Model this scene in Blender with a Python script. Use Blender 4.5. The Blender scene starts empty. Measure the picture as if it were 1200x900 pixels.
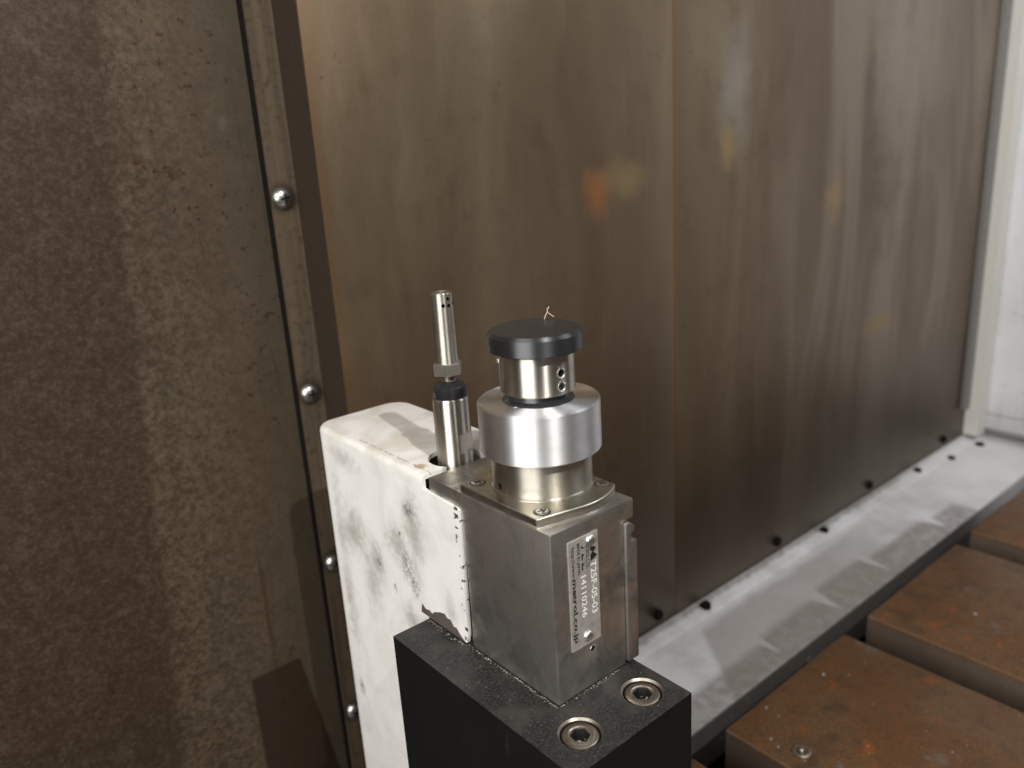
import bpy, bmesh, math, random
from mathutils import Vector, Matrix, noise as mnoise
random.seed(7)
sc = bpy.context.scene
COL = sc.collection
MM = 0.001                                     # all coordinates below are millimetres

# ------------------------------------------------------------------ camera
yaw, pitch, roll = 0.8905, 0.2906, -0.0640
fwd = Vector((math.cos(pitch)*math.cos(yaw), math.cos(pitch)*math.sin(yaw), -math.sin(pitch)))
rgt = Vector((math.sin(yaw), -math.cos(yaw), 0)); upv = rgt.cross(fwd)
r2 = rgt*math.cos(roll) + upv*math.sin(roll); u2 = -rgt*math.sin(roll) + upv*math.cos(roll)
cd = bpy.data.cameras.new('camera'); cam = bpy.data.objects.new('camera', cd); COL.objects.link(cam)
m3 = Matrix((r2, u2, -fwd)).transposed()
cam.matrix_world = Matrix.Translation(Vector((-131.87, -150.57, 160.23))*MM) @ m3.to_4x4()
cd.sensor_width = 36; cd.lens = 941.9/1200*36; cd.clip_start = 0.01; cd.clip_end = 20
cd.dof.use_dof = True; cd.dof.focus_distance = 0.262; cd.dof.aperture_fstop = 12
sc.camera = cam

# ------------------------------------------------------------------ world and lamps
w = bpy.data.worlds.new('World'); sc.world = w; w.use_nodes = True
w.node_tree.nodes['Background'].inputs[0].default_value = (1.0, 0.94, 0.87, 1)
w.node_tree.nodes['Background'].inputs[1].default_value = 0.06

def lamp(name, loc, target, size, power, col, sy=None, shape='RECTANGLE'):
    d = bpy.data.lights.new(name, 'AREA'); d.shape = shape; d.size = size*MM
    if sy: d.size_y = sy*MM
    d.energy = power; d.color = col
    o = bpy.data.objects.new(name, d); COL.objects.link(o)
    o.location = Vector(loc)*MM
    o.rotation_euler = (Vector(target) - Vector(loc)).to_track_quat('-Z', 'Y').to_euler()
    return o
lamp('door_light', (-560, -190, 330), (30, 60, 40), 440, 5.4, (1.0, 0.98, 0.95), 560)
lamp('work_lamp', (-84, -575, 738), (120, 100, 0), 16, 4.6, (1.0, 0.97, 0.92), shape='DISK')
lamp('right_fill', (600, -330, 700), (640, 150, -100), 380, 1.7, (0.95, 0.97, 1.0), 240)  # added fill without a fitting, brightens the ledge and right wall

sc.view_settings.view_transform = 'Standard'; sc.view_settings.look = 'None'
sc.view_settings.exposure = 0.25; sc.view_settings.gamma = 1

# ------------------------------------------------------------------ node helpers
class Mat:
    def __init__(s, name):
        s.m = bpy.data.materials.new(name); s.m.use_nodes = True
        s.t = s.m.node_tree; s.b = s.t.nodes['Principled BSDF']
    def n(s, typ, **kw):
        nd = s.t.nodes.new(typ)
        for k, v in kw.items(): setattr(nd, k, v)
        return nd
    def put(s, sock, v):
        if isinstance(v, bpy.types.NodeSocket): s.t.links.new(v, sock)
        elif isinstance(v, tuple) and len(v) == 3 and sock.type == 'RGBA': sock.default_value = (*v, 1)
        else: sock.default_value = v
    def set(s, **kw):
        for k, v in kw.items(): s.put(s.b.inputs[k.replace('_', ' ')], v)
        return s
    def pos(s):                                  # world position in mm
        g = s.n('ShaderNodeNewGeometry'); v = s.n('ShaderNodeVectorMath', operation='SCALE')
        s.put(v.inputs[0], g.outputs['Position']); v.inputs['Scale'].default_value = 1000
        return v.outputs[0]
    def objpos(s):
        g = s.n('ShaderNodeTexCoord'); v = s.n('ShaderNodeVectorMath', operation='SCALE')
        s.put(v.inputs[0], g.outputs['Object']); v.inputs['Scale'].default_value = 1000
        return v.outputs[0]
    def vscale(s, v, f, off=(0, 0, 0)):
        a = s.n('ShaderNodeVectorMath', operation='MULTIPLY'); s.put(a.inputs[0], v); a.inputs[1].default_value = f
        b = s.n('ShaderNodeVectorMath', operation='ADD'); s.put(b.inputs[0], a.outputs[0]); b.inputs[1].default_value = off
        return b.outputs[0]
    def noise(s, v, scale, detail=4, rough=0.55, dist=0):
        a = s.n('ShaderNodeTexNoise'); s.put(a.inputs['Vector'], v); a.inputs['Scale'].default_value = scale
        a.inputs['Detail'].default_value = detail; a.inputs['Roughness'].default_value = rough; a.inputs['Distortion'].default_value = dist
        return a.outputs[0]
    def voro(s, v, scale, out='Distance'):
        a = s.n('ShaderNodeTexVoronoi'); s.put(a.inputs['Vector'], v); a.inputs['Scale'].default_value = scale
        return a.outputs[out]
    def sm(s, v, a, b, lo=0.0, hi=1.0):          # smoothstep from a (lo) to b (hi)
        if a > b: a, b, lo, hi = b, a, hi, lo
        r = s.n('ShaderNodeMapRange', interpolation_type='SMOOTHSTEP')
        s.put(r.inputs['Value'], v); r.inputs['From Min'].default_value = a; r.inputs['From Max'].default_value = b
        r.inputs['To Min'].default_value = lo; r.inputs['To Max'].default_value = hi
        return r.outputs[0]
    def op(s, o, a, b=0.0, c=0.0):
        x = s.n('ShaderNodeMath', operation=o); s.put(x.inputs[0], a); s.put(x.inputs[1], b); s.put(x.inputs[2], c)
        return x.outputs[0]
    def mul(s, a, b): return s.op('MULTIPLY', a, b)
    def mx(s, a, b): return s.op('MAXIMUM', a, b)
    def sep(s, v):
        x = s.n('ShaderNodeSeparateXYZ'); s.put(x.inputs[0], v); return x.outputs
    def mix(s, f, a, b):
        x = s.n('ShaderNodeMix', data_type='RGBA'); s.put(x.inputs[0], f); s.put(x.inputs[6], a); s.put(x.inputs[7], b)
        return x.outputs[2]
    def lerp(s, f, a, b):
        x = s.n('ShaderNodeMix', data_type='FLOAT'); s.put(x.inputs[0], f); s.put(x.inputs[2], a); s.put(x.inputs[3], b)
        return x.outputs[0]
    def blob(s, v, c, rad, edge=0.5, wob=None, amt=0.6):   # soft ellipsoid mask at c, radii rad
        f = tuple(1.0/r for r in rad)
        q = s.vscale(v, f, tuple(-c[i]*f[i] for i in range(3)))
        l = s.n('ShaderNodeVectorMath', operation='LENGTH'); s.put(l.inputs[0], q)
        d = l.outputs['Value']
        if wob is not None: d = s.op('ADD', d, s.mul(s.op('SUBTRACT', wob, 0.5), amt*2))
        return s.sm(d, 1.0, edge)
    def bump(s, h, strength=0.2, dist=0.1):
        x = s.n('ShaderNodeBump'); s.put(x.inputs['Height'], h); x.inputs['Strength'].default_value = strength; x.inputs['Distance'].default_value = dist*MM
        s.put(s.b.inputs['Normal'], x.outputs[0]); return s

# ------------------------------------------------------------------ materials
def steel(name, col, r0, r1, smear=0.25, metallic=1.0, aniso=0.0, stain=(0.23, 0.19, 0.13), stainamt=0.35):
    M = Mat(name); v = M.pos()
    n1 = M.noise(v, 0.09, 5, 0.6, 0.6); n2 = M.noise(M.vscale(v, (0.5, 0.5, 0.08)), 1.2, 4); n3 = M.noise(v, 2.2, 3)
    c = M.mix(M.sm(n1, 0.35, 0.7), col, tuple(x*(1-smear) for x in col))
    c = M.mix(M.mul(M.sm(n2, 0.55, 0.8), stainamt), c, stain)
    c = M.mix(M.sm(n3, 0.64, 0.74, 0, 0.35), c, (0.16, 0.13, 0.10))
    M.set(Base_Color=c, Metallic=metallic, Roughness=M.lerp(M.sm(n1, 0.3, 0.75), r0, r1))
    if aniso:
        t = M.n('ShaderNodeTangent', direction_type='RADIAL', axis='Z'); M.put(M.b.inputs['Tangent'], t.outputs[0])
        M.set(Anisotropic=aniso, Anisotropic_Rotation=0.25)
        n1 = M.op('ADD', n1, M.mul(M.noise(M.vscale(v, (0.03, 0.03, 5.0)), 1.0, 3), 0.35))
    M.bump(M.op('ADD', M.mul(n3, 0.3), n1), 0.12, 0.06)
    return M
M_BODY = steel('ground_steel', (0.56, 0.53, 0.49), 0.30, 0.50, 0.55, metallic=0.92).m
M_FLANGE = steel('worn_flange_steel', (0.56, 0.53, 0.47), 0.26, 0.42, 0.25, stain=(0.34, 0.24, 0.10), stainamt=0.6).m
M_TURN = steel('turned_steel', (0.66, 0.625, 0.56), 0.34, 0.42, 0.18, aniso=1.0, stainamt=0.25).m
M_NECK = steel('dull_turned_steel', (0.54, 0.51, 0.44), 0.38, 0.48, 0.3, aniso=0.9, stain=(0.33, 0.26, 0.12), stainamt=0.5).m
M_PIN = steel('worn_pin_steel', (0.50, 0.475, 0.41), 0.38, 0.50, 0.35, metallic=0.97, aniso=0.85, stainamt=0.3).m
M_NUT = steel('nut_steel', (0.64, 0.62, 0.58), 0.28, 0.42, 0.2, metallic=0.95).m
M_SCREW = steel('zinc_screw', (0.60, 0.60, 0.58), 0.25, 0.42, 0.25).m
M_RIVET = steel('bright_rivet', (0.82, 0.81, 0.78), 0.28, 0.36, 0.08, stainamt=0.1).m
M_BOLT = steel('worn_bolt_steel', (0.40, 0.35, 0.30), 0.32, 0.5, 0.35, stain=(0.16, 0.11, 0.07), stainamt=0.6).m

def mk_alu():
    M = Mat('satin_aluminium'); v = M.objpos()
    lines = M.noise(M.vscale(v, (0.02, 0.02, 6.0)), 1.0, 3); n1 = M.noise(v, 0.15, 4); sp = M.noise(v, 1.6, 2, 0.5)
    c = M.mix(M.sm(n1, 0.4, 0.75), (0.86, 0.86, 0.875), (0.74, 0.74, 0.75))
    c = M.mix(M.sm(sp, 0.70, 0.76), c, (0.93, 0.92, 0.9))
    t = M.n('ShaderNodeTangent', direction_type='RADIAL', axis='Z'); M.put(M.b.inputs['Tangent'], t.outputs[0])
    M.set(Base_Color=c, Metallic=1.0, Roughness=M.lerp(n1, 0.48, 0.56), Anisotropic=0.92, Anisotropic_Rotation=0.25)
    M.bump(lines, 0.05, 0.03); return M.m
M_ALU = mk_alu()
def mk_plate():
    M = Mat('satin_name_plate'); v = M.pos()
    n = M.noise(M.vscale(v, (6, 1, 0.3)), 1.0, 3); n2 = M.noise(v, 0.4, 4)
    M.set(Base_Color=M.mix(M.sm(n2, 0.4, 0.7), (0.62, 0.60, 0.565), (0.48, 0.465, 0.44)), Metallic=0.6, Roughness=M.lerp(n, 0.3, 0.46)); M.bump(n, 0.05, 0.02)
    return M.m
M_PLATE = mk_plate()
def mk_cap():
    M = Mat('dark_carbide'); v = M.pos(); n = M.noise(v, 1.8, 4, 0.7); n2 = M.noise(v, 0.12, 4)
    g = M.n('ShaderNodeNewGeometry'); nz = M.sep(g.outputs['Normal'])[2]
    top = M.sm(nz, 0.85, 0.97)
    c = M.mix(M.mul(M.sm(n, 0.5, 0.7, 0, 0.5), top), (0.115, 0.118, 0.125), (0.085, 0.078, 0.072))
    t = M.n('ShaderNodeTangent', direction_type='RADIAL', axis='Z'); M.put(M.b.inputs['Tangent'], t.outputs[0])
    M.set(Base_Color=c, Metallic=0.95, Roughness=M.lerp(top, M.lerp(n2, 0.38, 0.46), 0.45), Anisotropic=M.lerp(top, 0.85, 0.0), Anisotropic_Rotation=0.25); M.bump(n, 0.10, 0.04); return M.m
M_CAP = mk_cap()
def plain(name, col, rough=0.5, metallic=0.0, var=0.2):
    M = Mat(name); v = M.pos(); n = M.noise(v, 0.35, 5, 0.6)
    M.set(Base_Color=M.mix(n, tuple(x*(1-var) for x in col), tuple(min(1, x*(1+var)) for x in col)), Roughness=M.lerp(n, rough*0.85, min(1, rough*1.15)), Metallic=metallic)
    return M.m
M_DARK = plain('dark_recess', (0.012, 0.011, 0.010), 0.6)  # shade inside holes and recesses put into the colour
M_BLKFIT = plain('black_plastic', (0.018, 0.018, 0.020), 0.28)
M_INK = plain('black_ink', (0.012, 0.012, 0.012), 0.5)
M_ENGRAVE = plain('engraved_white', (0.88, 0.87, 0.84), 0.5)
def low_spec(m):
    m.node_tree.nodes['Principled BSDF'].inputs['Specular IOR Level'].default_value = 0.08; return m
M_FLOOR = plain('oily_floor', (0.018, 0.015, 0.013), 0.4)
M_LINT = plain('pale_lint', (0.55, 0.47, 0.36), 0.8)
M_CRUMB = plain('swarf_crumb', (0.42, 0.40, 0.37), 0.4, 0.4)
M_MATT_DARK = low_spec(plain('matt_dark', (0.009, 0.007, 0.006), 0.95))
M_EDGE_SHADE = low_spec(plain('dark_brown_shade', (0.034, 0.024, 0.017), 0.95))
M_CHIPPED = plain('bare_brown_metal', (0.085, 0.068, 0.058), 0.6)

def mk_cover():
    M = Mat('scuffed_white_paint'); v = M.pos(); x, y, z = M.sep(v)
    nA = M.noise(v, 0.045, 5, 0.6, 0.8); nB = M.noise(v, 0.35, 5, 0.65); nC = M.noise(v, 0.012, 3); nD = M.noise(v, 1.1, 4, 0.7)
    side = M.sm(z, 55.2, 53.5)
    streak = M.noise(M.vscale(v, (1, 0.10, 0.035), (0, 3, 0)), 1.0, 4)
    c = M.mix(M.sm(nA, 0.35, 0.8), (0.79, 0.775, 0.75), (0.64, 0.625, 0.59))
    # grey smears low on the side face
    haze = None
    for cc, rr, e in (((0, 119, 17), (9, 11, 16), 0.1), ((0, 107, -2), (9, 9, 14), 0.1), ((0, 101, 9), (9, 6, 9), 0.0), ((0, 120, 47), (9, 14, 5), 0.0), ((0, 79, -6), (9, 5, 8), 0.0), ((0, 52, 8), (9, 4, 8), 0.0), ((0, 128, 0), (9, 5, 50), 0.0), ((0, 84, 22), (9, 9, 9), 0.0), ((0, 72, 30), (9, 6, 22), 0.0)):
        b = M.mul(M.blob(v, cc, tuple(q*1.35 for q in rr), 0.0, nB, 0.6), 0.9); haze = b if haze is None else M.mx(haze, b)
    c = M.mix(M.mul(M.mul(haze, side), M.sm(nA, 0.25, 0.65, 0.25, 0.85)), c, (0.33, 0.31, 0.28))
    dark = None
    for cc, rr in (((0, 79.0, 15.5), (9, 3.6, 6.5)), ((0, 74.6, 9.5), (9, 2.8, 5.0)), ((0, 73.8, 39.8), (9, 3.8, 3.0)), ((0, 99.1, 9.4), (9, 2.2, 1.6)), ((0, 81.6, 28.2), (9, 1.0, 1.2)), ((0, 128.5, -62.5), (9, 2.6, 4.0)), ((0, 89, 3), (9, 1.2, 2.2))):
        b = M.mul(M.blob(v, cc, tuple(q*1.5 for q in rr), 0.15, nB, 0.5), M.sm(nD, 0.36, 0.62)); dark = b if dark is None else M.mx(dark, b)
    c = M.mix(M.mul(M.mul(dark, side), 0.88), c, (0.10, 0.095, 0.09))
    # warm dirt on the top, tan blotch at the front corner, chipped seam along the folded edge
    c = M.mix(M.mul(M.op('SUBTRACT', 1.0, side), M.sm(nA, 0.38, 0.68, 0, 0.6)), c, (0.57, 0.51, 0.42))
    c = M.mix(M.mul(M.blob(v, (4.4, 70.0, 56), (2.6, 3.4, 3), 0.3, nB, 0.8), 0.8), c, (0.38, 0.26, 0.12))
    seam = M.mul(M.mul(M.sm(M.op('ABSOLUTE', M.op('SUBTRACT', x, M.op('ADD', 2.6, M.mul(nB, 1.2)))), 0.55, 0.15), M.sm(nD, 0.47, 0.56)), M.mul(M.sm(z, 54.8, 55.6), M.sm(y, 118, 106)))
    c = M.mix(M.mul(seam, 0.9), c, (0.10, 0.07, 0.05))
    chips = M.mul(M.mul(M.sm(y, 46.2, 44.6), M.sm(M.noise(M.vscale(v, (1, 0.6, 1)), 0.42, 2, 0.5), 0.58, 0.63)), side)
    c = M.mix(chips, c, (0.07, 0.06, 0.055))
    M.set(Base_Color=c, Roughness=M.lerp(nA, 0.38, 0.6), Specular_IOR_Level=0.4)
    M.bump(M.op('ADD', nB, M.mul(nC, 2)), 0.15, 0.12); return M.m
M_COVER = mk_cover()

def mk_holder():
    M = Mat('black_oxide'); v = M.pos(); x, y, z = M.sep(v)
    n1 = M.noise(v, 0.08, 5); n2 = M.noise(v, 1.3, 5, 0.75); n3 = M.noise(v, 3.0, 2)
    g = M.n('ShaderNodeNewGeometry'); nz = M.sep(g.outputs['Normal'])[2]; top = M.sm(nz, 0.5, 0.75)
    c = M.mix(n1, (0.006, 0.006, 0.006), (0.010, 0.0095, 0.009))
    dust = M.mul(M.mx(M.mul(M.sm(n2, 0.45, 0.72), 0.8), M.sm(n1, 0.4, 0.75, 0, 0.5)), top)
    c = M.mix(dust, c, (0.085, 0.078, 0.072))
    c = M.mix(M.mul(M.sm(n3, 0.75, 0.80), top), c, (0.25, 0.24, 0.22))
    edge = M.mul(M.sm(nz, 0.35, 0.6), M.sm(nz, 0.95, 0.8))
    c = M.mix(M.mul(edge, M.sm(n2, 0.35, 0.6, 0.3, 0.95)), c, (0.15, 0.135, 0.125))
    scr = M.sm(M.noise(M.vscale(v, (0.12, 2.2, 0.3)), 1.0, 3, 0.5, 0.3), 0.66, 0.72, 0, 0.5)
    c = M.mix(M.mul(scr, top), c, (0.13, 0.12, 0.11))
    scf = M.mul(M.sm(M.noise(M.vscale(v, (0.5, 0.5, 0.09)), 0.6, 4, 0.7), 0.62, 0.80, 0, 0.22), M.op('SUBTRACT', 1.0, top))
    c = M.mix(scf, c, (0.05, 0.045, 0.04))
    M.set(Base_Color=c, Roughness=M.lerp(n1, 0.42, 0.6), Specular_IOR_Level=M.lerp(top, 0.12, 0.5)); M.bump(n2, 0.2, 0.06); return M.m
M_HOLD = mk_holder()

def mk_left():
    M = Mat('stained_brown_panel'); v = M.pos(); x, y, z = M.sep(v)
    nA = M.noise(v, 0.010, 5, 0.6); nB = M.noise(v, 0.10, 6, 0.7); nG = M.noise(v, 0.55, 5, 0.8); nF = M.noise(v, 1.5, 3, 0.7)
    nV = M.noise(M.vscale(v, (0.09, 1, 0.008)), 1, 5, 0.6, 0.5); nS = M.noise(v, 0.28, 4, 0.6); nC = M.noise(v, 0.022, 3)
    c = M.mix(M.sm(nA, 0.3, 0.7), (0.0979, 0.0646, 0.0369), (0.0796, 0.0599, 0.0403))
    c = M.mix(M.sm(nV, 0.4, 0.75, 0, 0.5), c, (0.0548, 0.0395, 0.0246))
    c = M.mix(M.sm(nB, 0.35, 0.75, 0, 0.5), c, (0.1162, 0.0790, 0.0491))
    nM = M.noise(v, 0.34, 6, 0.75); zone = M.sm(M.op('ADD', x, M.mul(nA, 40)), 20, -25, 0.35, 1.0)
    c = M.mix(M.mul(M.sm(nM, 0.47, 0.60, 0, 0.75), zone), c, (0.040, 0.024, 0.013))
    c = M.mix(M.mul(M.sm(nM, 0.47, 0.36, 0, 0.5), zone), c, (0.150, 0.115, 0.080))
    c = M.mix(M.sm(nF, 0.45, 0.75, 0, 0.4), c, (0.0326, 0.0203, 0.0123))
    c = M.mix(M.sm(x, -14, 18, 0, 0.6), c, (0.0600, 0.0503, 0.0358))
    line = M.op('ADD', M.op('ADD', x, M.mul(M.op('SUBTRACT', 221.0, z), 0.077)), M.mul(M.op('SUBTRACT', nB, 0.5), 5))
    old = M.sm(line, -33.5, -38.5)  # darker, mottled tone left of a slanted line
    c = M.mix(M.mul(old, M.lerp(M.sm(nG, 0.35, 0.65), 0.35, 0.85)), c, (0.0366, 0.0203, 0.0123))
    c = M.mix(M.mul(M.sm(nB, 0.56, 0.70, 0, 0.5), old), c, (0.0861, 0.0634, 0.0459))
    flk = M.mul(M.sm(nS, 0.60, 0.70), M.sm(nC, 0.38, 0.58, 0.12, 1.0))
    c = M.mix(flk, c, (0.0444, 0.0168, 0.0078))
    c = M.mix(M.sm(M.noise(v, 0.06, 3), 0.68, 0.80, 0, 0.35), c, (0.1423, 0.1209, 0.1050))
    drip = M.mul(M.sm(M.noise(M.vscale(v, (0.22, 1, 0.010), (5, 0, 3)), 1, 4, 0.6, 0.3), 0.60, 0.72), M.sm(nA, 0.35, 0.6, 0.1, 0.7))
    c = M.mix(drip, c, (0.040, 0.022, 0.012))
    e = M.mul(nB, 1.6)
    cast_shadow = M.mul(M.mul(M.sm(M.op('ADD', z, e), -84.6, -86.4), M.sm(M.op('ADD', x, e), -24.2, -22.8)), M.sm(M.op('ADD', M.op('ADD', x, M.mul(z, 0.166)), e), -10.9, -12.6))  # cast shadow of the cover painted into the panel colour
    c = M.mix(M.mul(cast_shadow, 0.85), c, (0.0248, 0.0132, 0.0078))
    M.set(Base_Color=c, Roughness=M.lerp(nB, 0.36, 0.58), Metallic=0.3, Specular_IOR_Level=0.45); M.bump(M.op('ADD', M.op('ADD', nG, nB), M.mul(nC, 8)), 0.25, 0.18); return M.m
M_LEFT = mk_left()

def mk_back():
    M = Mat('streaked_brown_steel'); v = M.pos(); x, y, z = M.sep(v)
    nA = M.noise(M.vscale(v, (1, 1, 0.3)), 0.009, 5, 0.6, 0.6); nV = M.noise(M.vscale(v, (0.017, 1, 0.0035)), 1, 3, 0.5, 0.9); nW = M.noise(M.vscale(v, (0.16, 1, 0.012)), 1, 4, 0.6, 0.4)
    nF = M.noise(v, 1.1, 4, 0.75); nB = M.noise(v, 0.045, 5, 0.6); nS = M.noise(v, 0.11, 3); nL = M.noise(v, 0.006, 2)
    c = M.mix(M.sm(nV, 0.3, 0.72), (0.1997, 0.1454, 0.0930), (0.2683, 0.2060, 0.1386))
    c = M.mix(M.sm(nA, 0.40, 0.70, 0, 0.8), c, (0.1477, 0.1010, 0.0623))
    c = M.mix(M.sm(nW, 0.5, 0.8, 0, 0.3), c, (0.2985, 0.2384, 0.1665))
    c = M.mix(M.sm(nB, 0.5, 0.8, 0, 0.5), c, (0.1248, 0.0859, 0.0530))
    far = M.sm(M.op('ADD', x, M.mul(nB, 60)), 320, 520)
    c = M.mix(M.mul(far, 0.75), c, M.mix(M.sm(nV, 0.36, 0.66), (0.1487, 0.1091, 0.0828), (0.3016, 0.2515, 0.2111)))
    c = M.mix(M.sm(nF, 0.45, 0.75, 0, 0.35), c, (0.1102, 0.0757, 0.0484))
    c = M.mix(M.sm(nS, 0.72, 0.80, 0, 0.7), c, (0.0728, 0.0384, 0.0205))
    seam = M.sm(M.op('ABSOLUTE', M.op('SUBTRACT', x, 270.3)), 4.5, 0.3)
    c = M.mix(M.mul(seam, M.sm(nW, 0.25, 0.6, 0.2, 0.65)), c, (0.2902, 0.1596, 0.0725))
    edge = M.mul(M.mul(M.sm(M.op('ADD', x, M.mul(nB, 9)), 47, 36), M.sm(nB, 0.3, 0.65, 0.15, 0.75)), M.sm(y, 176.9, 176.4))
    c = M.mix(edge, c, (0.2174, 0.1212, 0.0549))
    c = M.mix(M.mul(M.blob(v, (203, 176, 131), (17, 60, 19), 0.0, nB, 0.6), 0.85), c, (0.4285, 0.1717, 0.0642))
    c = M.mix(M.mul(M.blob(v, (226, 176, 136), (30, 60, 17), 0.0, nB, 0.6), 0.6), c, (0.3380, 0.2444, 0.1125))
    for cc, rr, col, a in (((330, 176, 185), (26, 60, 60), (0.4295, 0.4040, 0.3664), 0.55), ((325, 176, 150), (11, 60, 22), (0.4524, 0.3171, 0.1144), 0.6), ((305, 176, 215), (30, 60, 40), (0.3141, 0.2666, 0.1628), 0.5), ((462, 176, 105), (18, 60, 26), (0.4378, 0.2969, 0.1190), 0.55), ((545, 176, -10), (45, 60, 16), (0.3359, 0.2363, 0.0809), 0.45), ((560, 176, 200), (60, 60, 160), (0.3952, 0.3444, 0.2995), 0.5), ((430, 176, -100), (25, 60, 70), (0.2642, 0.1919, 0.0828), 0.3)):
        c = M.mix(M.mul(M.blob(v, cc, rr, 0.0, nB, 0.5), a), c, col)  # broad soft reflections painted as tinted patches
    low = M.sm(M.op('ADD', z, M.mul(nA, 150)), 70, -60, 0, 0.65)  # light falloff painted in: colour darkens towards the panel's foot
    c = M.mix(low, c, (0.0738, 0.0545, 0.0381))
    c = M.mix(M.mul(M.sm(M.op('ADD', z, M.mul(nB, 40)), -118, -150), 0.3), c, (0.2278, 0.2020, 0.1683))
    M.set(Base_Color=c, Roughness=M.lerp(nV, 0.34, 0.50), Metallic=0.8, Specular_IOR_Level=0.5)
    M.bump(M.op('ADD', M.op('ADD', M.mul(nF, 0.4), M.mul(nW, 1.2)), M.op('ADD', M.mul(nB, 3), M.mul(nL, 30))), 0.12, 0.14); return M.m
M_BACK = mk_back()
def mk_strip():
    M = Mat('brown_strip_steel'); v = M.pos(); x, y, z = M.sep(v); nV = M.noise(M.vscale(v, (0.25, 0.25, 0.01)), 1, 4); nB = M.noise(v, 0.3, 5)
    c = M.mix(M.sm(nV, 0.35, 0.7), (0.125, 0.092, 0.060), (0.080, 0.060, 0.042)); c = M.mix(M.sm(nB, 0.5, 0.75, 0, 0.6), c, (0.04, 0.026, 0.016))
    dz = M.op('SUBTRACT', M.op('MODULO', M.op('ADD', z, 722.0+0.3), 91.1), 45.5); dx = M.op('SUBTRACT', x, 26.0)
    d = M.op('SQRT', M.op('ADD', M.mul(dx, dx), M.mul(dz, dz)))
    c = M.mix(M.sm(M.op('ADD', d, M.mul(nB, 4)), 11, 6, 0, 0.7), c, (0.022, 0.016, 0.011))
    M.set(Base_Color=c, Roughness=0.46, Metallic=0.3); M.bump(nB, 0.2, 0.15); return M.m
M_STRIP = mk_strip()

def mk_ledge():
    M = Mat('grimy_white_ledge'); v = M.pos(); x, y, z = M.sep(v)
    nB = M.noise(v, 0.03, 5, 0.6); nC = M.noise(v, 0.15, 4)
    c = M.mix(M.sm(nB, 0.35, 0.7), (0.60, 0.605, 0.625), (0.45, 0.445, 0.45))
    w1 = M.op('ADD', y, M.mul(M.op('SUBTRACT', nB, 0.5), 26))
    a1 = M.mul(M.mul(M.sm(w1, 163, 154), M.sm(M.op('ADD', x, M.mul(y, -0.72)), 159, 167)), M.sm(x, 560, 420))
    a1 = M.mul(a1, M.sm(y, 99.5, 101))
    c = M.mix(M.mul(a1, 0.75), c, (0.29, 0.265, 0.255))
    # dark blocks along the outer edge, split by lighter wedges
    t = M.op('ADD', M.op('DIVIDE', M.op('SUBTRACT', x, 200.0), 87.0), M.mul(M.op('SUBTRACT', M.noise(M.vscale(v, (1, 0, 0)), 0.008, 1), 0.5), 1.1)); cell = M.op('FLOOR', t); fr = M.op('FRACT', t)
    wedge = M.sm(M.op('ADD', M.op('ABSOLUTE', M.op('SUBTRACT', fr, 0.5)), M.mul(M.op('SUBTRACT', y, 110.0), 0.0022)), 0.472, 0.492)
    hgt = M.op('ADD', 121.0, M.mul(M.op('PINGPONG', cell, 2.0), 5.0))
    dk = M.sm(M.op('SUBTRACT', M.op('ADD', y, M.mul(M.op('SUBTRACT', nC, 0.5), 5)), hgt), 4.0, -4.0)
    dk = M.mul(dk, M.op('SUBTRACT', 1.0, M.mul(wedge, M.sm(y, 104, 112))))
    dk = M.mul(dk, M.sm(x, 606, 600))
    c = M.mix(M.mul(dk, M.sm(nC, 0.3, 0.7, 0.5, 0.8)), c, (0.16, 0.137, 0.12))
    c = M.mix(M.mul(M.sm(y, 100.2, 99.3), 0.92), c, (0.055, 0.046, 0.04))
    c = M.mix(M.sm(nC, 0.60, 0.78, 0, 0.6), c, (0.34, 0.31, 0.29))
    c = M.mix(M.mul(M.sm(M.op('ADD', y, M.mul(nC, 8)), 174, 180), 0.7), c, (0.14, 0.12, 0.10))
    c = M.mix(M.mul(M.sm(x, 560, 700), 0.6), c, (0.78, 0.78, 0.79))
    M.set(Base_Color=c, Roughness=M.lerp(nB, 0.35, 0.55)); M.bump(nC, 0.1, 0.2); return M.m
M_LEDGE = mk_ledge()
def mk_wall():
    M = Mat('white_wall_paint'); v = M.pos(); n = M.noise(v, 0.02, 4); n2 = M.noise(M.vscale(v, (0.1, 0.1, 0.01)), 1, 4)
    c = M.mix(M.sm(n, 0.35, 0.75), (0.76, 0.77, 0.80), (0.66, 0.66, 0.67)); c = M.mix(M.sm(n2, 0.55, 0.8, 0, 0.4), c, (0.55, 0.5, 0.44))
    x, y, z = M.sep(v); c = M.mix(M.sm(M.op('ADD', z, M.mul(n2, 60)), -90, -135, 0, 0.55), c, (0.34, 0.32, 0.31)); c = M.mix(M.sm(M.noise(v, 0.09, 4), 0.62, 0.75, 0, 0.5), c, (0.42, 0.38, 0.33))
    M.set(Base_Color=c, Roughness=0.45); return M.m
M_WALL = mk_wall()
M_POST = plain('cream_post_paint', (0.66, 0.645, 0.60), 0.5, var=0.1)
M_TRIM = plain('grey_trim', (0.22, 0.21, 0.20), 0.45, 0.3)
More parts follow.
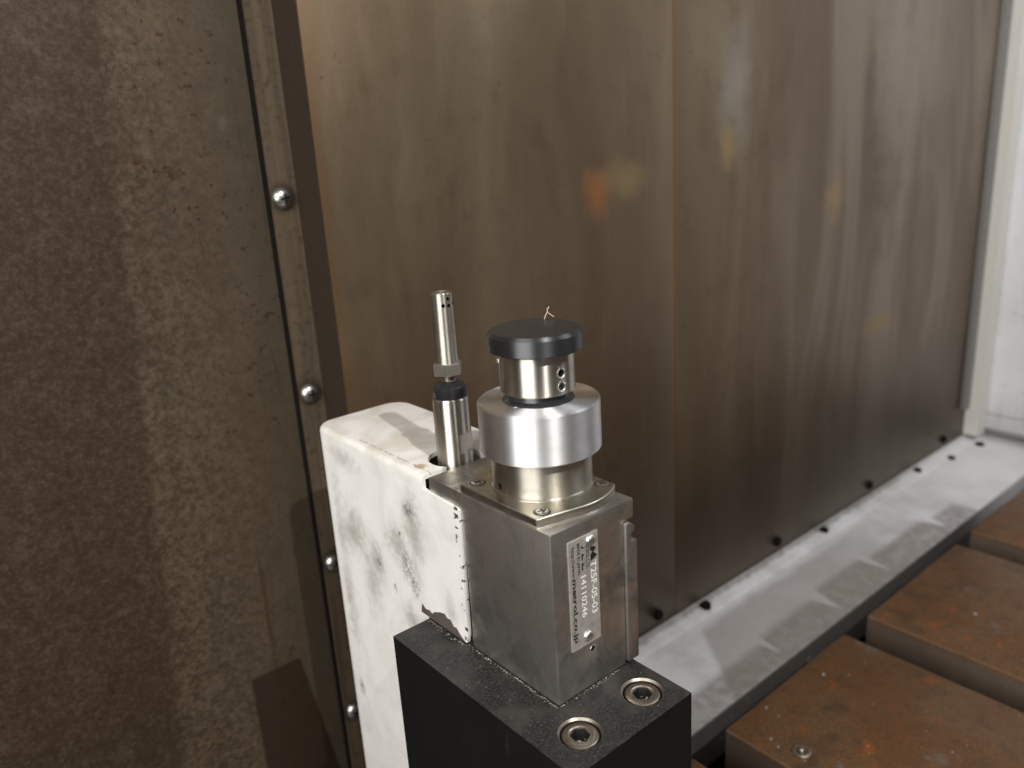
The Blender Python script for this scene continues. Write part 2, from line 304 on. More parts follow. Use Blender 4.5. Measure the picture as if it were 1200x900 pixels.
def mk_table():
    M = Mat('rusty_table_iron'); v = M.pos(); nA = M.noise(v, 0.02, 5, 0.6, 0.5); nB = M.noise(v, 0.10, 6, 0.7); nC = M.noise(v, 0.6, 5, 0.75)
    nT = M.noise(M.vscale(v, (0.9, 0.02, 1)), 1.0, 3)
    c = M.mix(M.sm(nA, 0.32, 0.68), (0.150, 0.066, 0.024), (0.165, 0.092, 0.044))
    c = M.mix(M.sm(nB, 0.45, 0.72, 0, 0.75), c, (0.075, 0.045, 0.026)); c = M.mix(M.sm(nC, 0.40, 0.68, 0, 0.7), c, (0.055, 0.028, 0.013))
    c = M.mix(M.sm(nT, 0.55, 0.75, 0, 0.25), c, (0.20, 0.13, 0.08))
    c = M.mix(M.sm(M.noise(v, 0.065, 5, 0.65), 0.60, 0.70, 0, 0.8), c, (0.27, 0.075, 0.016))
    c = M.mix(M.sm(M.noise(M.vscale(v, (1, 1, 1), (31, 7, 2)), 0.045, 5, 0.65), 0.60, 0.72, 0, 0.65), c, (0.15, 0.135, 0.115))
    c = M.mix(M.sm(M.noise(M.vscale(v, (1, 1, 1), (9, 77, 2)), 0.028, 4, 0.6), 0.56, 0.66, 0, 0.5), c, (0.05, 0.032, 0.02))
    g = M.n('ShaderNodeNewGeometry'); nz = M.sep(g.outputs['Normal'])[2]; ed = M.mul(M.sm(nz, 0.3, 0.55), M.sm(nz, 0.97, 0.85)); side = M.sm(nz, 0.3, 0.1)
    c = M.mix(M.mul(ed, M.sm(nB, 0.3, 0.6, 0.3, 1)), c, (0.60, 0.40, 0.28))
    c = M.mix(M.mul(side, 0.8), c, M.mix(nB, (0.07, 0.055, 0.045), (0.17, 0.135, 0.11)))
    M.set(Base_Color=c, Roughness=M.lerp(nB, 0.32, 0.6), Metallic=0.15); M.bump(M.op('ADD', M.op('ADD', nC, nB), M.mul(nT, 0.5)), 0.5, 0.35); return M.m
M_TABLE = mk_table()

# ------------------------------------------------------------------ mesh helpers (millimetres)
def box(bm, x0, x1, y0, y1, z0, z1):
    vs = [bm.verts.new(p) for p in ((x0,y0,z0),(x1,y0,z0),(x1,y1,z0),(x0,y1,z0),(x0,y0,z1),(x1,y0,z1),(x1,y1,z1),(x0,y1,z1))]
    for f in ((0,3,2,1),(4,5,6,7),(0,1,5,4),(1,2,6,5),(2,3,7,6),(3,0,4,7)): bm.faces.new([vs[i] for i in f])
    return bm
def prism(bm, pts, a0, a1, ax='z'):
    def P(u, v, a): return {'z': (u, v, a), 'x': (a, u, v), 'y': (u, a, v)}[ax]
    lo = [bm.verts.new(P(u, v, a0)) for u, v in pts]; hi = [bm.verts.new(P(u, v, a1)) for u, v in pts]
    n = len(pts); bm.faces.new(lo[::-1]); bm.faces.new(hi)
    for i in range(n): bm.faces.new((lo[i], lo[(i+1) % n], hi[(i+1) % n], hi[i]))
    bmesh.ops.recalc_face_normals(bm, faces=bm.faces); return bm
def lathe(bm, prof, cx, cy, seg=64, sides=None):
    n = sides or seg; rings = []
    for r, z in prof:
        if r <= 1e-6: rings.append([bm.verts.new((cx, cy, z))])
        else: rings.append([bm.verts.new((cx+r*math.cos(2*math.pi*i/n), cy+r*math.sin(2*math.pi*i/n), z)) for i in range(n)])
    for a, b in zip(rings, rings[1:]):
        for i in range(n):
            j = (i+1) % n
            q = [a[i % len(a)], a[j % len(a)], b[j % len(b)], b[i % len(b)]]
            q = [v for k, v in enumerate(q) if v not in q[:k]]
            if len(q) > 2: bm.faces.new(q)
    bmesh.ops.recalc_face_normals(bm, faces=bm.faces); return bm
def bevel(bm, off, seg=2, ang=30, sel=None):
    es = [e for e in bm.edges if len(e.link_faces) == 2 and e.calc_face_angle(0) > math.radians(ang) and (sel is None or sel(e))]
    bmesh.ops.bevel(bm, geom=es, offset=off, segments=seg, affect='EDGES', profile=0.5, clamp_overlap=True)
    return bm
def finish(me, ang=32):
    bm = bmesh.new(); bm.from_mesh(me)
    for f in bm.faces: f.smooth = True
    for e in bm.edges:
        if len(e.link_faces) != 2 or e.calc_face_angle(0) > math.radians(ang): e.smooth = False
    bm.to_mesh(me); bm.free()
def wloc(o):
    v = Vector((0, 0, 0))
    while o is not None: v = v + o.location; o = o.parent
    return v
def obj(name, bm, mat, parent=None, origin=None, ang=32):
    me = bpy.data.meshes.new(name)
    base = wloc(parent) if parent else Vector((0, 0, 0))
    loc = Vector(origin)*MM if origin else base
    for v in bm.verts: v.co = v.co*MM - loc
    bm.to_mesh(me); bm.free(); finish(me, ang)
    for m in (mat if isinstance(mat, (list, tuple)) else [mat]): me.materials.append(m)
    o = bpy.data.objects.new(name, me); COL.objects.link(o)
    if parent: o.parent = parent
    o.location = loc - base
    return o
def thing(name, label, cat, loc, group=None):
    o = bpy.data.objects.new(name, None); COL.objects.link(o); o.location = Vector(loc)*MM; o.empty_display_size = 0.01
    return tag(o, label, cat, group)
def tag(o, label, cat, group=None):
    o['label'] = label; o['category'] = cat
    if group: o['group'] = group
    return o
def cut(o, cutters, mat=None):
    """real drilled holes: boolean difference baked into the mesh"""
    if mat is not None and mat.name not in [m.name for m in o.data.materials]: o.data.materials.append(mat)
    idx = len(o.data.materials)-1 if mat is not None else 0
    cs = []
    for bm in cutters:
        me = bpy.data.meshes.new('cutter')
        for v in bm.verts: v.co = v.co*MM
        bmesh.ops.recalc_face_normals(bm, faces=bm.faces)
        for f in bm.faces: f.material_index = idx
        bm.to_mesh(me); bm.free()
        for m in o.data.materials: me.materials.append(m)
        c = bpy.data.objects.new('cutter', me); COL.objects.link(c); cs.append(c)
        md = o.modifiers.new('b', 'BOOLEAN'); md.operation = 'DIFFERENCE'; md.object = c; md.solver = 'EXACT'
    bpy.context.view_layer.update()
    ev = o.evaluated_get(bpy.context.evaluated_depsgraph_get())
    me = bpy.data.meshes.new_from_object(ev); old = o.data
    o.modifiers.clear(); o.data = me; me.name = old.name
    for c in cs: bpy.data.objects.remove(c)
    finish(me)
    return o
def rodcut(p, d, r, length):
    """cylinder of radius r from p along d"""
    bm = bmesh.new(); lathe(bm, [(0, 0), (r, 0), (r, length), (0, length)], 0, 0, 20)
    bm.transform(Matrix.Translation(Vector(p)) @ Vector((0, 0, 1)).rotation_difference(Vector(d)).to_matrix().to_4x4()); return bm
def cross_cut(p, d, size, wid, depth, rot=0.3):
    out = []
    for k in (0, 1):
        bm = bmesh.new(); box(bm, -size/2-k*0.01, size/2+k*0.01, -wid/2, wid/2, -depth, 3)
        bm.transform(Matrix.Translation(Vector(p)) @ Vector(d).to_track_quat('Z', 'Y').to_matrix().to_4x4() @ Matrix.Rotation(rot + k*math.pi/2, 4, 'Z')); out.append(bm)
    return out

# ------------------------------------------------------------------ setting: floor, panels, strip, ledge, wall
bm = bmesh.new(); box(bm, -700, 1100, -450, 320, -262, -250)
o = obj('machine_floor', bm, M_FLOOR, origin=(200, 0, -250)); o['kind'] = 'structure'

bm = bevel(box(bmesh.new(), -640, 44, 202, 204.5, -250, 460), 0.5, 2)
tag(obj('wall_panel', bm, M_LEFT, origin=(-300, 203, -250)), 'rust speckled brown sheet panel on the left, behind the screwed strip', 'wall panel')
YB = 176.0
backs = 'brown sheet steel panels of the back wall'
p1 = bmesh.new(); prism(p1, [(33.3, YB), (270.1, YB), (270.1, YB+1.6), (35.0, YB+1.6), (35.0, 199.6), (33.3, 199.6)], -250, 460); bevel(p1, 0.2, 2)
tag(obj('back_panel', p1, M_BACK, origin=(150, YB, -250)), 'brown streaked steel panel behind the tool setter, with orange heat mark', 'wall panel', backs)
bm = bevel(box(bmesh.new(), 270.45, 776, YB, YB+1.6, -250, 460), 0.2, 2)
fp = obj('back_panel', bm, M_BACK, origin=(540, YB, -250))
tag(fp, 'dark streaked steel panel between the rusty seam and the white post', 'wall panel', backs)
hexb = bmesh.new(); lathe(hexb, [(0, -3.6), (3.4, -3.6), (4.0, -3.1), (4.0, 0), (0, 0)], 0, 0, sides=6)
hexb.transform(Matrix.Rotation(-math.pi/2, 4, 'X'))
first = None
for bx in (250, 398, 549, 705):
    if first is None:
        b2 = hexb; 
        for v in b2.verts: v.co = Vector((v.co.x+bx, -abs(v.co.y)+YB, v.co.z-163))
        bmesh.ops.recalc_face_normals(b2, faces=b2.faces)
        first = obj('bolt_head', b2, M_MATT_DARK, fp, origin=(bx, YB, -163))
    else:
        c = first.copy(); COL.objects.link(c); c.parent = fp; c.location = Vector((bx-540, 0, 250-163))*MM

# strip with round-head screws
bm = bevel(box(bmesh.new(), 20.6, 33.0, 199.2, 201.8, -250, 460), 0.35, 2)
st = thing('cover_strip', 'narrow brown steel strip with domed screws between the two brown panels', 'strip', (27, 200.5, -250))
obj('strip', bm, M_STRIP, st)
bm = box(bmesh.new(), 32.95, 33.25, 177.2, 199.1, -250, 460); obj('edge_shade', bm, M_EDGE_SHADE, st)  # dark sheet put over the panel's return edge to stand for shade
bm = box(bmesh.new(), 18.7, 20.5, 200.6, 201.9, -250, 460); obj('gap_shade', bm, M_MATT_DARK, st)  # dark bead put in for the shaded gap left of the strip
scr = bmesh.new(); R0, h0 = 5.0, 3.4
prof = [(0, 0), (R0, 0)] + [(R0*math.cos(a), h0*math.sin(a)**0.9) for a in [math.radians(k) for k in (12, 26, 40, 54, 66, 78)]] + [(0, h0)]
lathe(scr, prof, 0, 0, 36)
so = obj('dome_screw', scr, [M_SCREW])
cut(so, cross_cut((0, 0, h0), (0, 0, 1), 4.4, 0.95, 1.6, 0.5), M_DARK)
so.data.transform(Matrix.Rotation(math.pi/2, 4, 'X'))
so.parent = st
zs = (416, 325, 234, 142.9, 51.1, -40.0, -130.4, -221)
for i, z in enumerate(zs):
    c = so if i == 0 else so.copy()
    if i: COL.objects.link(c); c.parent = st
    c.location = Vector((26.0-27, 199.2-200.5, z+250))*MM; c.rotation_euler = (0, random.uniform(0, 6.28) if i != 3 else 0.35, 0)

# white ledge: folded sheet
lg = thing('ledge', 'grimy white painted sheet ledge running below the back panel', 'ledge', (500, 140, -250))
prof = [(175.8, -173.0), (175.8, -176.0), (166, -178.2), (163.5, -180.0), (100.5, -183.6), (99, -185.2), (99, -216), (100.6, -216), (100.6, -187), (163, -182.2), (174, -178.8), (174, -173.0)]
bm = prism(bmesh.new(), prof, 60, 905, 'x'); bevel(bm, 0.3, 1, 20)
obj('sheet', bm, M_LEDGE, lg)
first = None
for bx, by in ((299, 171.5), (465, 172), (641, 172), (818, 172), (700, 164), (757, 158)):
    if first is None:
        b = bmesh.new(); lathe(b, [(0, -4), (4.4, -4), (4.4, 2.4), (3.6, 3.0), (0, 3.0)], bx, by, 20)
        for v in b.verts: v.co.z += -177
        first = obj('bolt_head', b, M_MATT_DARK, lg, origin=(bx, by, -177))
    else:
        c = first.copy(); COL.objects.link(c); c.parent = lg; c.location = Vector((bx-500, by-140, 250-177-(1 if by > 165 else 4)))*MM
# right-hand post and wall
ps = thing('corner_post', 'cream painted post with grey trim at the far right corner', 'post', (760, 168, -180))
bm = bevel(box(bmesh.new(), 756, 775, 161, 175.6, -171, 460), 1.2, 3); obj('post', bm, M_POST, ps)
bm = bevel(box(bmesh.new(), 742, 754.5, 171, 175.6, -140, 460), 0.8, 2); obj('trim', bm, M_TRIM, ps)
bm = bevel(box(bmesh.new(), 776.5, 784, -250, 174, -150, 460), 0.8, 2)
tag(obj('side_wall', bm, M_WALL, origin=(780, 0, -160)), 'white painted side wall at the right edge of the picture', 'wall')
bm = prism(bmesh.new(), [(776, -151), (776, -166), (800, -181.0), (905, -181.0), (905, -151)], -250, 174, 'y')
tag(obj('sill', bm, M_WALL, origin=(830, 0, -180)), 'white sill between the right wall and the grimy ledge', 'sill')

# ------------------------------------------------------------------ machine table with T-slots
tb = thing('machine_table', 'rusty brown iron machine table with wide slots at lower right', 'machine table', (400, -100, -250))
slabs = [(40, 146.5), (175, 300), (328, 464), (491, 628), (656, 780)]
for i, (a, b) in enumerate(slabs):
    y1 = 64.8 + (0.6 if i % 2 else 0)
    bm = prism(bmesh.new(), [(a, -150), (a, -181), (a+12, -181), (a+12, -205), (b-12, -205), (b-12, -181), (b, -181), (b, -150)], -420, y1, 'y')
    bevel(bm, 1.7, 2, 40)
    obj('table_slab', bm, M_TABLE, tb)
bm = bevel(box(bmesh.new(), 30, 790, -420, 60, -249.8, -205.2), 1, 1); obj('table_base', bm, M_TABLE, tb)
b = bmesh.new(); lathe(b, [(0, -150.05), (4.9, -150.05), (4.9, -149.3), (4.3, -148.9), (3.0, -148.9), (2.6, -149.4), (2.2, -149.4), (1.9, -148.0), (1.2, -147.3), (0, -147.1)], 189.4, 28.4, 32)
plug = obj('plug', b, M_BOLT, tb)

# ------------------------------------------------------------------ black holder block
hd = thing('holder_block', 'black oxide steel mounting block under the tool setter', 'mounting block', (8, 22, -250))
bm = box(bmesh.new(), -16, 32.6, -23, 66.6, -250, 0); bevel(bm, 1.1, 1)
hb = obj('block', bm, M_HOLD, hd)
BOLTS = ((-3.2, -12.1), (22.6, -12.5))
for bx, by in BOLTS:
    b = bmesh.new(); lathe(b, [(0, -9), (5.95, -9), (5.95, -0.6), (6.85, 0.3), (6.85, 4), (0, 4)], bx, by, 48)
    cut(hb, [b], M_BOLT)
proto = None
for k, (bx, by) in enumerate(BOLTS):
    if proto is None:
        root = obj('cap_screw', lathe(bmesh.new(), [(0, -9), (5.45, -9), (5.45, -1.3), (5.2, -0.75), (4.7, -0.45), (3.6, -0.45), (3.2, -0.7), (0, -0.7)], bx, by, 48), M_BOLT, hd, origin=(bx, by, 0))
        hx = bmesh.new(); lathe(hx, [(0, -4.2), (3.0, -4.2), (3.0, 2), (0, 2)], bx, by, sides=6)
        bmesh.ops.rotate(hx, verts=hx.verts, cent=(bx, by, 0), matrix=Matrix.Rotation(0.35, 3, 'Z'))
        cut(root, [hx], M_DARK)
        b = bmesh.new(); rr = random.Random(3)
        for _ in range(26):
            a = rr.uniform(0, 6.28); q = rr.uniform(0, 2.0); s = rr.uniform(0.15, 0.5)
            mt = Matrix.Translation((bx+q*math.cos(a), by+q*math.sin(a), -3.9+rr.uniform(0, 0.7))) @ Matrix.Rotation(rr.uniform(0, 3), 4, Vector((rr.random(), rr.random(), rr.random()+.1)).normalized()) @ Matrix.Diagonal((s*2.2, s*0.5, s*0.4, 1))
            bmesh.ops.create_cube(b, size=1, matrix=mt)
        ch = obj('swarf', b, M_CRUMB, root); ch['kind'] = 'stuff'
        proto = root, ch
    else:
        c = proto[0].copy(); COL.objects.link(c); c.parent = hd; c.location = Vector((bx-8, by-22, 250))*MM; c.rotation_euler = (0, 0, 0.9)
        d = proto[1].copy(); COL.objects.link(d); d.parent = c

# ------------------------------------------------------------------ white cover
cv = thing('sheet_cover', 'scuffed white painted sheet cover behind the tool setter', 'cover', (20, 105, -250))
side = [(131, 53), (131, -250), (67.2, -250), (67.2, 0.4), (43.4, 0.4), (42.2, 48.6), (43.0, 49.6), (63.0, 50.6), (63.4, 55)]
# outer shell, rounded at the back, with the front corner cut away for the holder and the steel body
plan = []
def arc(cx, cy, r, a0, a1, n=7): return [(cx+r*math.cos(math.radians(a0+(a1-a0)*i/n)), cy+r*math.sin(math.radians(a0+(a1-a0)*i/n))) for i in range(n+1)]
plan = [(-0.6, 42.0)] + [(42.0, 42.0)] + arc(33, 134, 9, 0, 90) + arc(8.4, 134, 9, 90, 180)
sh = bmesh.new(); prism(sh, plan, -250, 56)
bevel(sh, 2.0, 3, 30, lambda e: all(v.co.z > 55.9 for v in e.verts) and not all(v.co.y < 42.5 for v in e.verts))
so2 = obj('shell', sh, [M_COVER], cv)
def loc_bm(bm):
    return bm
cuts = []
b = bmesh.new(); box(b, 0.9, 40.5, 30, 135, -260, 54.3); cuts.append(loc_bm(b))                 # hollow inside
b = bmesh.new(); prism(b, [(30, 50.0), (42.6, 50.0), (43.6, 50.3), (62.9, 51.2), (62.9, 70), (30, 70)], -5, 50, 'x'); cuts.append(loc_bm(b))   # front notch
b = bmesh.new(); prism(b, [(30, -260), (67.3, -260), (67.3, 0.5), (44.6, 0.5), (43.6, 4), (42.4, 50.2), (30, 50.2)], -5, 50, 'x'); cuts.append(loc_bm(b))
b = bmesh.new(); lathe(b, [(0, 40), (9.3, 40), (9.3, 70), (0, 70)], 17.2, 68.5, 40); cuts.append(loc_bm(b))
cut(so2, cuts)
# flaked paint above the holder: bare metal shows, ragged outline, standing on the side face
pts = [(71.5, 0.6), (70.6, 4.2), (68.6, 2.9), (66.0, 3.4), (64.6, 2.7), (63.2, 4.0), (59.5, 5.6), (56.5, 6.3), (54.9, 5.2), (53.2, 5.5), (51.6, 3.6), (49.8, 3.7), (47.6, 1.8), (45.4, 0.6)]
b = prism(bmesh.new(), pts, -0.85, -0.63, 'x')
fl = obj('bare_patch', b, M_CHIPPED, cv); fl['label'] = 'brown bare patch where the white paint has flaked off'

# ------------------------------------------------------------------ tool setter
AX, AY = 20.2, 25.1
ts = thing('tool_setter', 'steel tool setter with aluminium collar and dark round button on top', 'tool setter', (17, 28, 0))
b = prism(bmesh.new(), [(0, 0.15), (29.4, 0.15), (29.4, 49.5), (34, 49.5), (34, 56), (0, 56)], 0, 41.7, 'y')
bevel(b, 0.5, 2)
body = obj('body', b, M_BODY, ts)
cutter = rodcut((14.8, -3, 12.9), (0, 1, 0), 0.85, 6)
cut(body, [cutter], M_DARK)
b = lathe(bmesh.new(), [(0.85, 0), (1.15, 0), (1.1, 0.1), (0.85, -0.05), (0.85, 0)], 0, 0, 24); b.transform(Matrix.Translation((14.8, -0.02, 12.9)) @ Matrix.Rotation(math.pi/2, 4, 'X')); obj('hole_rim', b, M_BODY, ts)
b = bmesh.new(); box(b, 1.9, 33.2, 41.8, 59.4, 0.15, 49.4); bevel(b, 0.8, 2); obj('rear_body', b, M_BODY, ts)
b = bmesh.new(); box(b, 0.5, 34, 41.75, 60, 49.6, 55.9); bevel(b, 0.35, 2)
lid = obj('top_plate', b, M_BODY, ts)
b = prism(bmesh.new(), [(-0.02, 1.6), (1.4, 1.6), (1.4, 49.3), (-0.02, 49.3)], 41.9, 43.6, 'y'); 
# end plate on the far side, its edge standing proud of the label face
b.free(); b = prism(bmesh.new(), [(29.6, 1), (34.4, 1), (34.4, 42.4), (32.0, 42.4), (32.0, 48.9), (29.6, 48.9)], -0.9, 41, 'y'); bevel(b, 0.35, 2)
ep = obj('end_plate', b, M_BODY, ts)
b = lathe(bmesh.new(), [(0, 0), (1.5, 0), (1.6, 0.4), (1.6, 4), (0, 4)], 0, 0, 20); b.transform(Matrix.Translation((33.5, 0.6, 45.6)) @ Matrix.Rotation(-math.pi/2, 4, 'X')); obj('pin', b, M_RIVET, ep)
# flange: disc trimmed by the block's sides, with a square front corner
RF = 22.6; fl = []
for k in range(0, 61):
    a = math.radians(-103.4 + k*(103.4+112)/60); fl.append((min(33.7, AX+RF*math.cos(a)), min(46.5, AY+RF*math.sin(a))))
fl = [(0.7, 6.5)] + [q for i, q in enumerate(fl) if i == 0 or (abs(q[0]-fl[i-1][0])+abs(q[1]-fl[i-1][1]) > 0.05)] + [(0.7, 42.5)]
b = prism(bmesh.new(), fl, 56.05, 58.6); bevel(b, 0.25, 1)
fg = obj('flange', b, M_FLANGE, ts)
prs = None
for sx, sy in ((5.3, 39.2), (5.2, 8.9), (31.0, 9.8)):
    if prs is None:
        b = lathe(bmesh.new(), [(0, -0.5), (2.1, -0.5), (2.2, 0.12), (1.9, 0.3), (0, 0.34)], 0, 0, 28)
        for v in b.verts: v.co += Vector((sx, sy, 58.6))
        prs = obj('flange_screw', b, [M_SCREW], fg, origin=(sx, sy, 58.6))
        cc = cross_cut((sx, sy, 58.96), (0, 0, 1), 2.7, 0.62, 0.6, 0.4); cut(prs, cc, M_DARK)
        b = lathe(bmesh.new(), [(2.15, 0), (2.15, 0.05), (2.55, 0.05), (2.55, 0)], 0, 0, 28)
        for v in b.verts: v.co += Vector((sx, sy, 58.6))
        rg = obj('countersink_shade', b, M_DARK, prs)
    else:
        c = prs.copy(); COL.objects.link(c); c.parent = fg; c.location = Vector((sx-17, sy-28, 58.6))*MM; c.rotation_euler = (0, 0, random.uniform(0, 1.5))
        d = rg.copy(); COL.objects.link(d); d.parent = c
# turned column
def lobj(name, prof, mat, parent=ts, seg=96, c=(AX, AY), org=None):
    return obj(name, lathe(bmesh.new(), prof, c[0], c[1], seg), mat, parent, ang=28)
nk = lobj('neck', [(0, 58.3), (16.1, 58.3), (16.1, 59.0), (15.6, 59.4), (15.6, 71.5), (0, 71.5)], [M_NECK])
cut(nk, [rodcut(Vector((2, AY+2, 61.2)), (1, 0, 0), 1.05, 6)], M_DARK)
cl = lobj('collar', [(0, 70.6), (18.35, 70.6), (18.75, 71.0), (18.75, 85.6), (18.25, 86.1), (11, 86.1), (11, 85.0), (0, 85.0)], [M_ALU])
lobj('seal', [(10.9, 85.2), (10.9, 86.3), (9.6, 87.2), (9.0, 89.4), (0, 89.4)], M_BLKFIT)
b = lathe(bmesh.new(), [(0, 85.9), (1.75, 85.9), (1.75, 86.25), (1.3, 86.5), (0, 86.5)], 11.0-0.5, 24.0, 24); cs = obj('collar_screw', b, [M_SCREW], cl)
cut(cs, [rodcut(Vector((10.5, 24.0, 86.3)), (0, 0, 1), 0.7, 2)], M_DARK)
sm = lobj('stem', [(0, 89.0), (10.9, 89.0), (11.4, 89.5), (11.4, 101.6), (0, 101.6)], [M_TURN])
hs = []
for z in (95.9, 91.9): hs.append(rodcut(Vector((19.5, 5, z)), (0, 1, 0), 1.15, 12))
cut(sm, hs, M_DARK)
for z in (95.9, 91.9):
    b = lathe(bmesh.new(), [(1.12, 0), (1.55, 0), (1.5, 0.18), (1.12, -0.1), (1.12, 0)], 0, 0, 24); b.transform(Matrix.Translation((19.5, AY-11.4, z)) @ Matrix.Rotation(math.pi/2, 4, 'X')); obj('hole_rim', b, M_RIVET, sm)
b = lathe(bmesh.new(), [(0.55, 0), (1.1, 0), (1.1, 1.2), (0.55, 1.2), (0.55, 0)], 0, 0, 20); b.transform(Matrix.Translation((19.5, AY-10.2, 91.9)) @ Matrix.Rotation(math.pi/2, 4, 'X')); obj('set_screw', b, M_BOLT, sm)
d = Vector((-0.80, 0.60, 0)); b = lathe(bmesh.new(), [(0, 0), (0.9, 0), (0.9, 0.5), (0.6, 0.8), (0, 0.8)], 0, 0, 16); b.transform(Matrix.Translation(Vector((AX, AY, 98.6))+d*11.2) @ d.to_track_quat('Z', 'Y').to_matrix().to_4x4()); obj('set_screw', b, M_RIVET, sm)
cp = lobj('contact_button', [(0, 101.6), (13.8, 101.6), (14.2, 102.0), (14.2, 106.6), (13.2, 107.6), (13.0, 107.65), (0, 107.7)], M_CAP)
cp['label'] = 'dark round contact button'

# name plate with its writing
npl = obj('name_plate', bevel(box(bmesh.new(), 6.1, 18.0, -0.42, -0.02, 15.7, 51.4), 0.12, 1), M_PLATE, ts)
for rx, rz in ((14.9, 49.4), (12.6, 18.6)):
    b = lathe(bmesh.new(), [(0, 0), (1.75, 0)] + [(1.75*math.cos(math.radians(a)), 1.25*math.sin(math.radians(a))) for a in (15, 30, 45, 60, 75)] + [(0, 1.25)], 0, 0, 28)
    b.transform(Matrix.Translation((rx, -0.42, rz)) @ Matrix.Rotation(math.pi/2, 4, 'X')); obj('rivet', b, M_RIVET, npl)
def write(txt, a0, a1, b0, b1, mat, bold=0.0, name='lettering'):
    """text running down the plate from a0 to a1 (mm below its top), between b0 and b1 (mm from its left edge)"""
    cu = bpy.data.curves.new('t', 'FONT'); cu.body = txt; cu.size = 1; cu.extrude = 0; cu.offset = bold; cu.resolution_u = 3
    t = bpy.data.objects.new('t', cu); COL.objects.link(t); bpy.context.view_layer.update()
    me = bpy.data.meshes.new_from_object(t.evaluated_get(bpy.context.evaluated_depsgraph_get())); bpy.data.objects.remove(t)
    b = bmesh.new(); b.from_mesh(me); bpy.data.meshes.remove(me)
    xs = [v.co.x for v in b.verts]; ys = [v.co.y for v in b.verts]
    x0, x1, y0, y1 = min(xs), max(xs), min(ys), max(ys)
    for v in b.verts:
        a = a0 + (v.co.x-x0)/(x1-x0)*(a1-a0); q = b0 + (v.co.y-y0)/(y1-y0)*(b1-b0)
        v.co = Vector((6.1+q, -0.435, 51.4-a))
    return obj(name, b, mat, npl)
write('http://www.', 1.9, 11.8, 0.65, 2.45, M_INK, 0.02)
write('metrol.co.jp', 12.0, 33.2, 0.5, 2.8, M_INK, 0.03)
write('MADE IN JAPAN', 1.4, 11.4, 3.0, 4.5, M_INK, 0.025)
write('METROL LTD.', 2.3, 10.6, 6.8, 8.2, M_INK, 0.025)
write('14110246', 12.4, 26.0, 4.5, 6.6, M_ENGRAVE, 0.008)
write('T25F-05-03', 9.0, 26.4, 8.6, 10.9, M_ENGRAVE, 0.008)
def mark(poly):
    b = bmesh.new(); f = b.faces.new([b.verts.new((6.1+q, -0.44, 51.4-a)) for a, q in poly]); obj('logo_mark', b, M_INK, npl)
mark([(4.2, 8.6), (5.4, 8.6), (6.0, 9.5), (6.9, 8.6), (9.0, 8.6), (8.8, 9.2), (7.7, 11.4), (6.3, 9.9), (5.2, 11.0), (4.5, 10.2)])
mark([(2.6, 5.0), (3.6, 5.0), (3.6, 6.3)]); mark([(5.2, 5.0), (7.2, 5.0), (7.2, 5.5), (6.2, 5.6), (5.6, 6.4)]); mark([(8.2, 5.0), (10.6, 5.0), (10.6, 5.5), (9.0, 5.6), (8.6, 6.4)])

# ------------------------------------------------------------------ air nozzle standing in the cover's hole
PX, PY = 16.7, 67.0
nz = thing('air_nozzle', 'slim steel pin nozzle with hex nut standing in the white cover', 'nozzle', (PX, PY, 40))
def P(name, prof, mat, seg=56): return obj(name, lathe(bmesh.new(), prof, PX, PY, seg), mat, nz, ang=28)
sl = P('sleeve', [(0, 40), (6.3, 40), (6.3, 78.4), (5.95, 78.9), (5.4, 78.9), (5.4, 78), (0, 78)], [M_TURN])
b = bmesh.new(); box(b, -4.6, 4.6, 5.2, 9, 59.6, 66.4)
b.transform(Matrix.Rotation(math.radians(-163), 4, 'Z')); 
for v in b.verts: v.co += Vector((PX, PY, 0))
cut(sl, [b])
P('black_fitting', [(0, 78), (5.3, 78), (5.6, 79.0), (5.6, 82.6), (4.6, 83.6), (3.0, 84.2), (2.6, 84.6), (0, 84.6)], M_BLKFIT)
P('thread', [(0, 84.0), (2.6, 84.0), (2.3, 84.3), (2.6, 84.6), (2.3, 84.9), (2.6, 85.2), (2.3, 85.5), (2.6, 85.8), (2.3, 86.1), (2.6, 86.4), (2.6, 87.2), (0, 87.2)], M_BOLT, 28)
b = lathe(bmesh.new(), [(0, 86.7), (4.6, 86.7), (5.15, 87.0), (5.15, 90.6), (4.6, 91.0), (0, 91.0)], PX, PY, sides=6)
bmesh.ops.rotate(b, verts=b.verts, cent=(PX, PY, 0), matrix=Matrix.Rotation(math.radians(-72), 3, 'Z')); obj('hex_nut', b, M_NUT, nz)
tu = P('tube', [(0, 90.9), (4.05, 90.9), (3.9, 92), (3.62, 114.4), (3.35, 114.75), (0, 114.8)], [M_PIN])
hs = []
for sn, hz in ((0.54, 112.9), (0.08, 110.8), (0.58, 110.6), (0.95, 111.1)):
    cs_ = math.sqrt(1-sn*sn); dd = Vector((-0.564*cs_+0.826*sn, -0.826*cs_-0.564*sn, 0)); hs.append(rodcut(dd*2.0+Vector((PX, PY, hz)), dd, 0.62, 4))
cut(tu, hs, M_DARK)

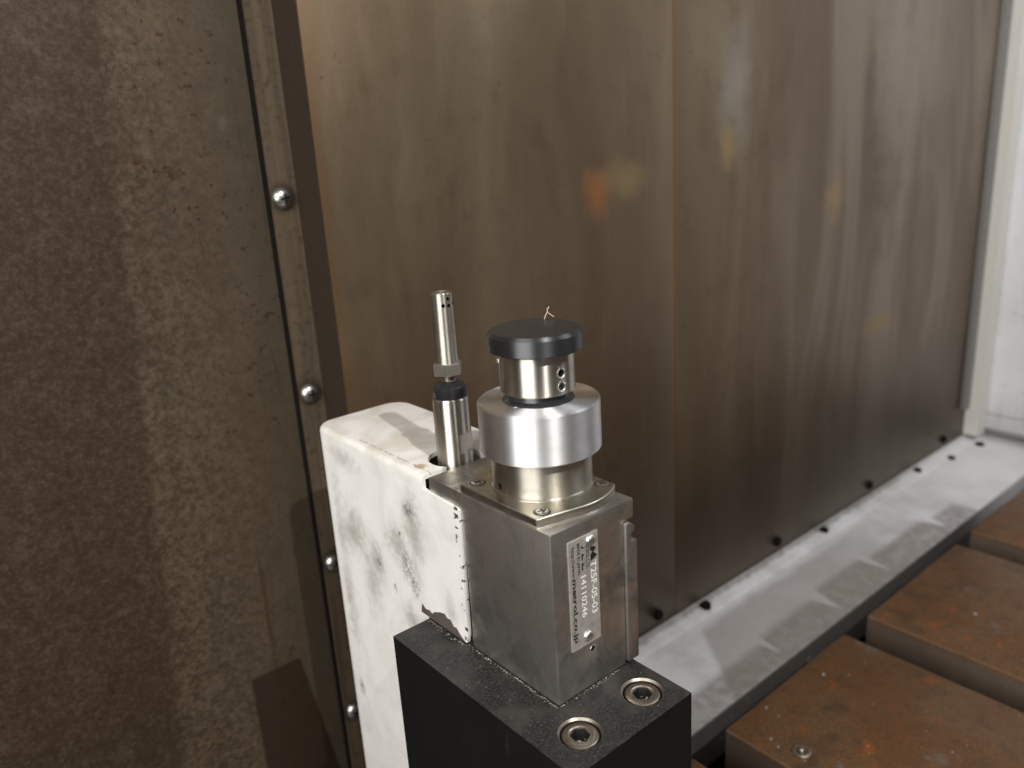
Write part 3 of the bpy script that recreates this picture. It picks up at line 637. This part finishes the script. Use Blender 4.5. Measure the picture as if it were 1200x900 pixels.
# ------------------------------------------------------------------ swarf, lint
def crumbs(n, pick, smin, smax, seed):
    rr = random.Random(seed); b = bmesh.new()
    for _ in range(n):
        p = pick(rr); s = rr.uniform(smin, smax)
        mt = Matrix.Translation(p) @ Matrix.Rotation(rr.uniform(0, 6.28), 4, 'Z') @ Matrix.Rotation(rr.uniform(-.5, .5), 4, 'X') @ Matrix.Diagonal((s*rr.uniform(1, 2.4), s, s*0.7, 1))
        bmesh.ops.create_cube(b, size=1, matrix=mt)
    return b
def pick1(rr):
    k = rr.random()
    if k < 0.55: y = rr.uniform(-0.5, 44); return Vector((-0.35-abs(rr.gauss(0, 0.45)), y, 0.12))
    if k < 0.75: return Vector((rr.uniform(0, 26), -0.3-abs(rr.gauss(0, 0.5)), 0.12))
    return Vector((-1.2-abs(rr.gauss(0, 0.7)), rr.uniform(44, 66), 0.15))
o = obj('swarf', crumbs(300, pick1, 0.06, 0.22, 5), M_CRUMB, origin=(0, 10, 0)); o['kind'] = 'stuff'; tag(o, 'pale metal crumbs along the foot of the steel body', 'swarf')
def pick2(rr): return Vector((rr.uniform(-14.5, 31), rr.uniform(-22, 64), 0.08)) if rr.random() < 0.5 else Vector((rr.uniform(-14.5, -1), rr.uniform(-22, 64), 0.08))
o = obj('dust', crumbs(70, pick2, 0.05, 0.16, 9), M_CRUMB, origin=(-8, 10, 0)); o['kind'] = 'stuff'; tag(o, 'fine pale dust on top of the black block', 'dust')
SP = [(253.6, 52.7), (376.9, 17.3), (183.7, 38.2), (205.3, 59.4), (186, 44)]
def pick3(rr):
    if SP: x, y = SP.pop(); return Vector((x, y, -149.6))
    return Vector((rr.uniform(180, 295), rr.uniform(-60, 60), -149.8))
b = bmesh.new(); rr = random.Random(4)
for i in range(22):
    p = pick3(rr); s = rr.uniform(0.9, 1.5) if i < 5 else rr.uniform(0.25, 0.6)
    bmesh.ops.create_cube(b, size=1, matrix=Matrix.Translation(p) @ Matrix.Rotation(rr.uniform(0, 3), 4, 'Z') @ Matrix.Diagonal((s*1.5, s, s*0.5, 1)))
o = obj('table_crumbs', b, M_CRUMB, origin=(250, 20, -150)); o['kind'] = 'stuff'; tag(o, 'scattered pale chips on the rusty table', 'chips')
def fibre(paths, label, org):
    b = bmesh.new()
    for pts, r in paths:
        rings = []
        for i, p in enumerate(pts):
            p = Vector(p); rings.append([b.verts.new(p+Vector((r*math.cos(a)*0.76, -r*math.cos(a)*0.65, r*math.sin(a)))) for a in (0, 2.09, 4.19)])
        for q, s in zip(rings, rings[1:]):
            for i in range(3): b.faces.new((q[i], q[(i+1) % 3], s[(i+1) % 3], s[i]))
    tag(obj('lint_fibre', b, M_LINT, origin=org), label, 'lint')
fibre([([(30.0, 31.6, 107.7), (30.4, 31.4, 108.8), (30.9, 31.0, 109.8), (30.8, 31.0, 110.6), (31.3, 30.7, 111.4)], 0.13), ([(30.9, 31.0, 109.7), (31.6, 30.4, 109.0), (32.4, 29.8, 108.2)], 0.12)], 'tiny pale fibre sticking up from the dark button', (30, 31, 107.7))
